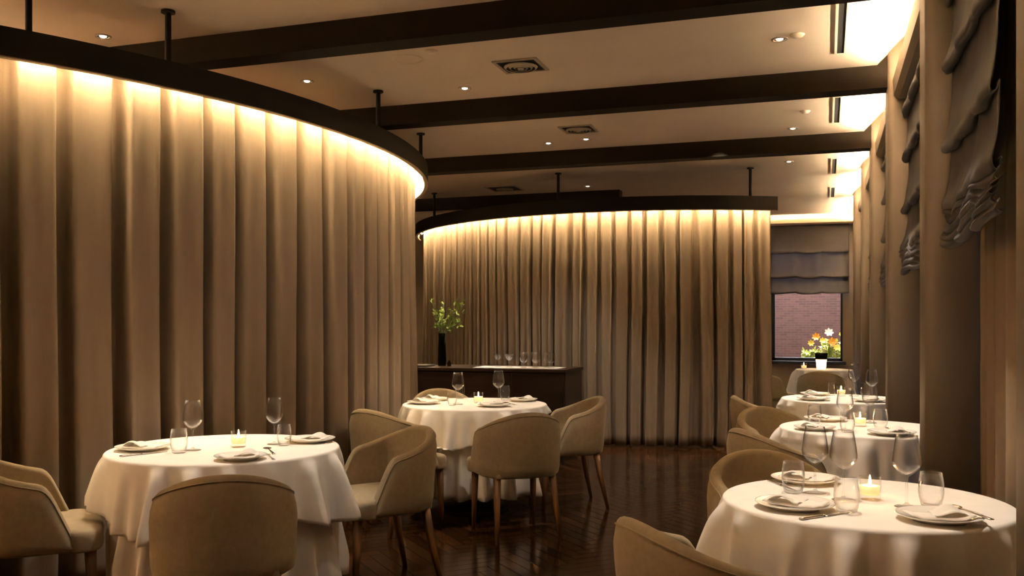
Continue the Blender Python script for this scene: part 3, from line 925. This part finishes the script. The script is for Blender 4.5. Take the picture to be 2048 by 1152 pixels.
# A
place_setting('A', -2.965, 3.455, radians(12), 'at the curtain side')
place_setting('A', -2.365, 3.350, radians(215), 'at the side nearest us', .9)
place_setting('A', -2.392, 3.955, radians(190), 'at the back right', 1.0)
P_wine.put((-2.742, 3.520, ZT0), 0, 'wine glass behind the left tumbler on the large table', GW)
P_wine.put((-2.508, 3.822, ZT0), 0, 'wine glass at the back of the large table', GW, (.92, .92, .98))
P_tum.put((-2.742, 3.425, ZT0), 0, 'tumbler in front of the left wine glass on the large table', GT)
P_tum.put((-2.436, 3.795, ZT0), 0, 'tumbler at the back of the large table', GT, (.88, .88, .92))
P_can.put((-2.611, 3.683, ZT0), 0, 'lit candle in a clear glass on the large table', GC)
P_knife.put((-2.86, 3.335, ZT0), radians(66), 'knife in front of the curtain-side plate on the large table', 'table knives')
P_spoon.put((-2.294, 3.463, ZT0 + .018), radians(133), 'spoon handle beside the front plate on the large table', 'table spoons')
# B
place_setting('B', -2.725, 6.050, radians(-20), 'at the front left')
place_setting('B', -2.180, 6.020, radians(200), 'at the front right')
place_setting('B', -2.125, 6.490, radians(170), 'at the back right', .9)
place_setting('B', -2.765, 6.330, radians(-30), 'at the back left', .9)
P_wine.put((-2.482, 6.096, ZT0), 0, 'left wine glass on the middle table', GW)
P_wine.put((-2.278, 6.384, ZT0), 0, 'right wine glass on the middle table', GW)
P_tum.put((-2.655, 6.560, ZT0), 0, 'leftmost tumbler at the back of the middle table', GT)
P_tum.put((-2.490, 6.005, ZT0), 0, 'tumbler beside the left wine glass on the middle table', GT, (.9, .9, .95))
P_tum.put((-2.285, 6.545, ZT0), 0, 'tumbler behind the right wine glass on the middle table', GT)
P_can.put((-2.385, 6.250, ZT0), 0, 'lit candle in a clear glass on the middle table', GC)
P_spoon.put((-2.055, 5.995, ZT0 + .018), radians(135), 'spoon beside the front right plate on the middle table', 'table spoons')
# C
place_setting('C', -.070, 3.540, radians(-10), 'at the back left')
place_setting('C', -.092, 3.040, radians(-14), 'at the front left')
place_setting('C', .318, 2.985, radians(200), 'at the window corner')
P_wine.put((-.034, 3.328, ZT0), 0, 'wine glass behind the left tumbler on the near window-side table', GW)
P_wine.put((.056, 3.230, ZT0), 0, 'middle wine glass behind the front tumbler on the near window-side table', GW)
P_wine.put((.244, 3.172, ZT0), 0, 'wine glass at the pillar end of the near window-side table', GW)
P_tum.put((-.105, 3.302, ZT0), 0, 'left tumbler before the back plate on the near window-side table', GT)
P_tum.put((.062, 3.018, ZT0), 0, 'front tumbler beside the napkin plate on the near window-side table', GT)
P_tum.put((.318, 3.202, ZT0), 0, 'right tumbler at the pillar end of the near window-side table', GT)
P_can.put((.139, 3.265, ZT0), 0, 'lit candle in a clear glass on the near window-side table', GC)
P_knife.put((-.148, 3.435, ZT0), radians(-61), 'knife beside the back left plate on the near window-side table', 'table knives')
P_knife.put((.0, 2.935, ZT0), radians(48), 'knife in front of the front left plate on the near window-side table', 'table knives')
P_spoon.put((.403, 3.015, ZT0 + .018), radians(118), 'spoon beside the plate at the window corner', 'table spoons')
# D
place_setting('D', -.055, 5.280, radians(-10), 'at the front left', .9)
place_setting('D', .000, 5.790, radians(-12), 'at the back left')
place_setting('D', .325, 5.170, radians(195), 'at the pillar side')
P_wine.put((.100, 5.318, ZT0), 0, 'left wine glass on the second window-side table', GW)
P_wine.put((.245, 5.740, ZT0), 0, 'back wine glass on the second window-side table', GW)
P_tum.put((-.060, 5.600, ZT0), 0, 'left back tumbler on the second window-side table', GT)
P_tum.put((.110, 5.215, ZT0), 0, 'front tumbler on the second window-side table', GT)
P_tum.put((.285, 5.430, ZT0), 0, 'tumbler beside the candle on the second window-side table', GT)
P_can.put((.184, 5.535, ZT0), 0, 'lit candle in a clear glass on the second window-side table', GC)
P_spoon.put((.355, 5.175, ZT0 + .018), radians(120), 'spoon beside the pillar-side plate on the second window-side table', 'table spoons')
# E
place_setting('E', -.085, 7.275, radians(-15), 'at the front left')
place_setting('E', -.080, 7.770, radians(-10), 'at the back left', .95)
place_setting('E', .305, 7.265, radians(190), 'at the pillar side')
P_wine.put((.215, 7.790, ZT0), 0, 'tall wine glass at the back of the third window-side table', GW, (1.08, 1.08, 1.12))
P_wine.put((.330, 7.440, ZT0), 0, 'right wine glass on the third window-side table', GW)
P_tum.put((.296, 7.765, ZT0), 0, 'tumbler at the back of the third window-side table', GT)
P_tum.put((.048, 7.800, ZT0), 0, 'left tumbler beside the candle on the third window-side table', GT, (.8, .8, .95))
P_can.put((.118, 7.760, ZT0), 0, 'lit candle in a clear glass on the third window-side table', GC)
# F
t = thing('hurricane_lamp', 'glowing pink lamp glass on the far table', 'lamp', (-.05, 12.10, ZT0))
obj('glass_body', L([(0, 0), (.050, 0), (.056, .02), (.060, .08), (.066, .12), (.063, .121), (.057, .08), (.052, .022), (0, .012)], 32), M['glow'], t)
obj('collar', L([(.066, .12), (.075, .16), (.078, .20), (.074, .2), (.071, .16), (.063, .12)], 32), M['dglass'], t)
P_can.put((-.255, 12.02, ZT0), 0, 'small lit candle at the left of the far table', GC)

# ------------------------------------------------------------------ sideboard and what stands on it
SX0, SX1, SY0, SY1, SH = -3.92, -2.33, 8.42, 9.08, .887
sb = thing('sideboard', 'dark polished wooden sideboard in front of the far curtain', 'sideboard', ((SX0 + SX1) / 2, (SY0 + SY1) / 2, 0))
hx, hy = (SX1 - SX0) / 2, (SY1 - SY0) / 2
obj('body', B(-hx + .012, hx - .012, -hy + .03, hy, .07, SH - .032, bev=.003), M['wood'], sb, smooth=False)
obj('plinth', B(-hx + .05, hx - .05, -hy + .07, hy - .02, 0, .072), M['black'], sb, smooth=False)
obj('top', B(-hx, hx, -hy, hy + .01, SH - .032, SH, bev=.004), M['wood'], sb, smooth=False)
for k in range(3):
    x0 = -hx + .016 + k * (2 * hx - .032) / 3; x1 = x0 + (2 * hx - .032) / 3 - .004
    d = obj('door', B(x0, x1, -hy + .012, -hy + .031, .08, SH - .04, bev=.002), M['wood'], sb, smooth=False)
    obj('handle', B(x1 - .03, x1 - .02, -hy + .002, -hy + .013, .55, .68), M['track'], d, smooth=False)
o = obj('table_runner', B(-.43, .43, -.17, .17, 0, .004), M['linen'], smooth=False, loc=(-2.87, 8.66, SH + .001)); tag(o, 'white cloth under the glasses on the sideboard', 'cloth')
o = obj('serving_tray', B(-.10, .10, -.12, .12, 0, .018, bev=.004), M['mat'], smooth=False, loc=(-3.905, 8.60, SH + .001)); tag(o, 'flat dark tray at the left end of the sideboard', 'tray')
gz = SH + .0055
gl = [(-3.10, 8.66, 'c', 'V-shaped coupe at the left end of the sideboard glasses'), (-2.99, 8.72, 'c', 'second coupe from the left among the sideboard glasses'), (-2.95, 8.58, 'c', 'front coupe next to the goblets on the sideboard'),
      (-2.84, 8.70, 'g', 'goblet first from the left on the sideboard'), (-2.80, 8.58, 'g', 'front goblet second from the left on the sideboard'), (-2.73, 8.72, 'g', 'goblet at the back in the middle of the sideboard row'),
      (-2.68, 8.60, 'g', 'front goblet in the middle of the sideboard row'), (-2.60, 8.70, 'g', 'goblet near the right end of the sideboard row'), (-2.53, 8.62, 'g', 'goblet at the right end of the sideboard glasses')]
for x, y, k, lb in gl:
    (P_coupe if k == 'c' else P_gob).put((x, y, gz), 0, lb, 'glasses on the sideboard')
o = obj('small_bottle', L([(0, 0), (.018, 0), (.020, .004), (.020, .035), (.008, .046), (.008, .058), (0, .058)], 20), M['dglass'], loc=(-3.64, 8.70, SH + .001)); tag(o, 'tiny dark bottle beside the flower vase', 'bottle')

def leaf(bm, p, d, n, ln, w):
    d = d.normalized(); s = d.cross(n)
    if s.length < 1e-3: s = d.cross(Vector((1, 0, 0)))
    s.normalize(); n = s.cross(d).normalized()
    c = [p, p + d * ln * .35 + s * w * .5 + n * ln * .05, p + d * ln * .75 + s * w * .36 + n * ln * .03, p + d * ln, p + d * ln * .75 - s * w * .36 + n * ln * .03, p + d * ln * .35 - s * w * .5 + n * ln * .05]
    mid = [p + d * ln * .35 - n * ln * .02, p + d * ln * .75 - n * ln * .03]
    v = [bm.verts.new(q) for q in c]; m_ = [bm.verts.new(q) for q in mid]
    for f in ((v[0], v[1], m_[0]), (v[0], m_[0], v[5]), (v[1], v[2], m_[1], m_[0]), (m_[0], m_[1], v[4], v[5]), (v[2], v[3], m_[1]), (m_[1], v[3], v[4])): bm.faces.new(f)
def rdir(r): 
    v = Vector((r.gauss(0, 1), r.gauss(0, 1), r.gauss(0, 1))); return v.normalized()
vs = thing('flower_vase', 'dark vase of leafy green branches on the sideboard', 'vase', (-3.74, 8.75, SH + .001))
obj('vase', L([(0, 0), (.034, 0), (.038, .006), (.040, .05), (.036, .16), (.031, .26), (.035, .30), (.032, .301), (.028, .26), (.033, .16), (.036, .05), (.032, .012), (0, .010)], 32), M['dglass'], vs)
rn = random.Random(9); bs = bmesh.new(); bf = bmesh.new()
for k in range(15):
    a = rn.uniform(0, TAU); sp = rn.uniform(.04, .22); h = rn.uniform(.36, .62)
    ex = Vector((cos(a) * sp + .02, sin(a) * sp * .6, h))
    if k == 0: ex = Vector((.25, -.02, .52))
    if k == 1: ex = Vector((-.12, 0, .64))
    if k == 2: ex = Vector((.20, .02, .60))
    p0 = Vector((rn.uniform(-.02, .02), rn.uniform(-.02, .02), .03)); p1 = Vector((ex.x * .15, ex.y * .15, .30))
    pts = [p0, p1] + [p1.lerp(ex, q) + Vector((0, 0, .02 * sin(pi * q))) for q in (.35, .7, 1.0)]
    tube(bs, pts, [.003, .0026, .002, .0016, .001], 5)
    for q in range(13):
        u = rn.uniform(.12, 1.02); p = p1.lerp(ex, min(u, 1)) + Vector((0, 0, .02 * sin(pi * min(u, 1))))
        d = (ex - p1).normalized() * .5 + rdir(rn); leaf(bf, p, d, Vector((0, 0, 1)) + rdir(rn) * .4, rn.uniform(.032, .055), rn.uniform(.018, .028))
vs.scale = (1.12, 1.12, 1.12)
obj('stems', bs, M['stem'], vs); obj('foliage', bf, M['leaf'], vs, smooth=False)

# ------------------------------------------------------------------ outside the far window
struct('outside_ground', B(-5, 4, YF + .12, 20, -.1, 0), M['ground'], 'paving outside the far window')
struct('outside_wall', B(-5, 4, 17.2, 17.5, 0, 2.02), M['brick'], 'red brick wall outside the far window')
pl = thing('flower_planter', 'planter of brightly lit green shrubs and flowers outside the far window', 'planter', (0.02, 15.62, 0))
obj('trough', B(-.55, .45, -.17, .17, 0, .62, bev=.01), M['pot'], pl, smooth=False)
bs = bmesh.new(); bf = bmesh.new(); rn = random.Random(21)
tips = []
for k in range(60):
    x = rn.uniform(-.32, .40); y = rn.uniform(-.13, .13); h = rn.uniform(.74, 1.06)
    if x < -.12: h -= .12
    ex = Vector((x + rn.uniform(-.08, .08), y + rn.uniform(-.06, .06), h)); p0 = Vector((x * .9, y * .8, .60))
    tube(bs, [p0, p0.lerp(ex, .5) + rdir(rn) * .012, ex], [.004, .003, .0015], 5)
    for q in range(20):
        p = p0.lerp(ex, rn.uniform(.2, 1.02)); leaf(bf, p, rdir(rn) + Vector((0, 0, .4)), Vector((0, -.4, 1)), rn.uniform(.06, .10), rn.uniform(.028, .045))
obj('stems', bs, M['stem'], pl); obj('foliage', bf, M['shrub'], pl, smooth=False)
def flower(loc, m, r, tilt):
    fb_ = bmesh.new(); ax = Vector(tilt).normalized(); s = ax.cross(Vector((1, 0, .1))).normalized(); t_ = ax.cross(s)
    for q in range(7):
        a = TAU * q / 7; d = s * cos(a) + t_ * sin(a) + ax * .35
        leaf(fb_, Vector(loc), d, ax, r, r * .6)
    return obj('flower', fb_, m, pl, smooth=False)
for loc, m, r, tl in (((-.16, -.06, 1.10), 'petal_o', .075, (-.2, -1, .4)), ((-.24, -.02, 1.00), 'petal_y', .06, (0, -1, .3)), ((.03, -.08, 1.17), 'petal_w', .08, (.1, -1, .5)),
                      ((.08, -.10, 1.02), 'petal_o', .085, (.2, -1, .2)), ((-.06, -.10, 1.04), 'petal_y', .06, (0, -1, .5)), ((.22, -.02, 1.14), 'petal_y', .05, (.2, -1, .6)), ((.15, -.12, .93), 'petal_y', .06, (0, -1, .4))):
    f = flower(loc, M[m], r, tl)
    f['label'] = {'petal_o': 'orange flower', 'petal_y': 'yellow flower', 'petal_w': 'white flower'}[m]
    tube_b = tube(bmesh.new(), [(loc[0] * .95, loc[1] * .5, .62), (loc[0], loc[1] * .8, loc[2] * .8), loc], [.003, .0025, .002], 5)
    obj('flower_stem', tube_b, M['stem'], f)

# ------------------------------------------------------------------ lights
def spot(x, y, z, power, size=70, blend=.6, col=WARM, target=None, rad=.03):
    d = bpy.data.lights.new('spot_beam', 'SPOT'); d.energy = power; d.spot_size = radians(size); d.spot_blend = blend
    d.color = col; d.shadow_soft_size = rad
    o = bpy.data.objects.new('spot_beam', d); COL.objects.link(o); o.location = (x, y, z)
    if target is not None:
        o.rotation_euler = (Vector(target) - Vector((x, y, z))).to_track_quat('-Z', 'Y').to_euler()
    return o
def point(x, y, z, power, col=(1, .55, .2), rad=.01):
    d = bpy.data.lights.new('candle_light', 'POINT'); d.energy = power; d.color = col; d.shadow_soft_size = rad
    o = bpy.data.objects.new('candle_light', d); COL.objects.link(o); o.location = (x, y, z); return o
SPC = (1.0, .88, .74)
for k, pw, off in (('A', 78, (.05, .10)), ('B', 52, (.0, -.20)), ('C', 70, (-.20, .12)), ('D', 95, (-.40, .06)), ('E', 98, (-.3, .3)), ('F', 18, (0, 0))):
    x, y, R = TABS[k]
    spot(x + off[0], y + off[1], ZC - .025, pw, 43, .55, SPC, (x, y, .75))
for (x, y, pw) in ((-1.2, 2.0, 10), (-1.2, -.2, 14), (-.9, 8.3, 45)):  # added wide spots without fixtures: room fill and wash on the far curtain
    spot(x, y, ZC - .025, pw, 95, .8, SPC)
for (x, y, pw, tg) in ((-1.4, 3.5, 26, (-2.6, 3.6, .6)), (-.25, 5.52, 26, (-2.35, 6.1, .6)), (-.75, 3.3, 20, (.08, 3.2, .6)), (-1.0, 4.2, 30, (.15, 5.4, .6)), (-.25, 5.52, 20, (.1, 7.4, .6)),
                       (-1.0, 4.75, 9, (-2.9, 5.6, .9)), (-1.1, 3.4, 7, (-3.0, 4.3, 1.0)), (-.95, 6.8, 12, (-2.9, 7.0, 1.0)), (-2.02, 7.98, 60, (-2.75, 8.75, .9))):  # extra aimed spots added to brighten cloth sides, curtains and sideboard glasses
    spot(x, y, ZC - .025, pw, 75 if tg[2] > .7 else 38, .8, SPC, tg)
for k, (x, y) in (('A', (-2.611, 3.683)), ('B', (-2.385, 6.25)), ('C', (.139, 3.265)), ('D', (.184, 5.535)), ('E', (.118, 7.76)), ('F', (-.05, 12.1))):
    point(x, y, ZT0 + .066, .55)
spot(-3.90, 4.22, ZC - .025, 90, 120, .8, SPC); spot(-3.32, 5.45, ZC - .025, 70, 120, .8, SPC); spot(-5.6, 6.6, ZC - .025, 90, 130, .8, SPC)  # the last has no fixture, added as fill inside the nearer room
spot(-2.70, 10.75, ZC - .025, 60, 130, .8, SPC)
spot(-2.39, 8.05, ZC - .025, 95, 40, .6, SPC, (-3.5, 8.8, 1.0))
spot(-.3, 16.9, 2.75, 900, 80, .7, (.80, .85, 1.0), (-.3, 14.9, 2.0), .2)  # added cool spot, stands in for daylight through the far blind
# two added spots brighten the planter and the brick wall outside
spot(-.2, 16.1, 2.9, 620, 80, .5, (1, .93, .80), (0.05, 15.6, .9), .05)
spot(-.4, 15.3, 3.2, 170, 110, .7, (1.0, .88, .90), (-.2, 17.3, 1.0), .1)

wd = bpy.data.worlds.new('night'); scene.world = wd; wd.use_nodes = True
bg = wd.node_tree.nodes['Background']; bg.inputs[0].default_value = (.35, .42, .62, 1); bg.inputs[1].default_value = .06

# ------------------------------------------------------------------ view
scene.view_settings.view_transform = 'Standard'
scene.view_settings.look = 'None'
scene.view_settings.exposure = 1.08
scene.view_settings.gamma = 1.0
scene.view_settings.use_curve_mapping = False
scene.cycles.use_denoising = True
scene.cycles.max_bounces = 10
scene.cycles.transparent_max_bounces = 24
scene.cycles.diffuse_bounces = 6
scene.cycles.sample_clamp_indirect = 25.0
scene.cycles.caustics_reflective = False
scene.cycles.caustics_refractive = False
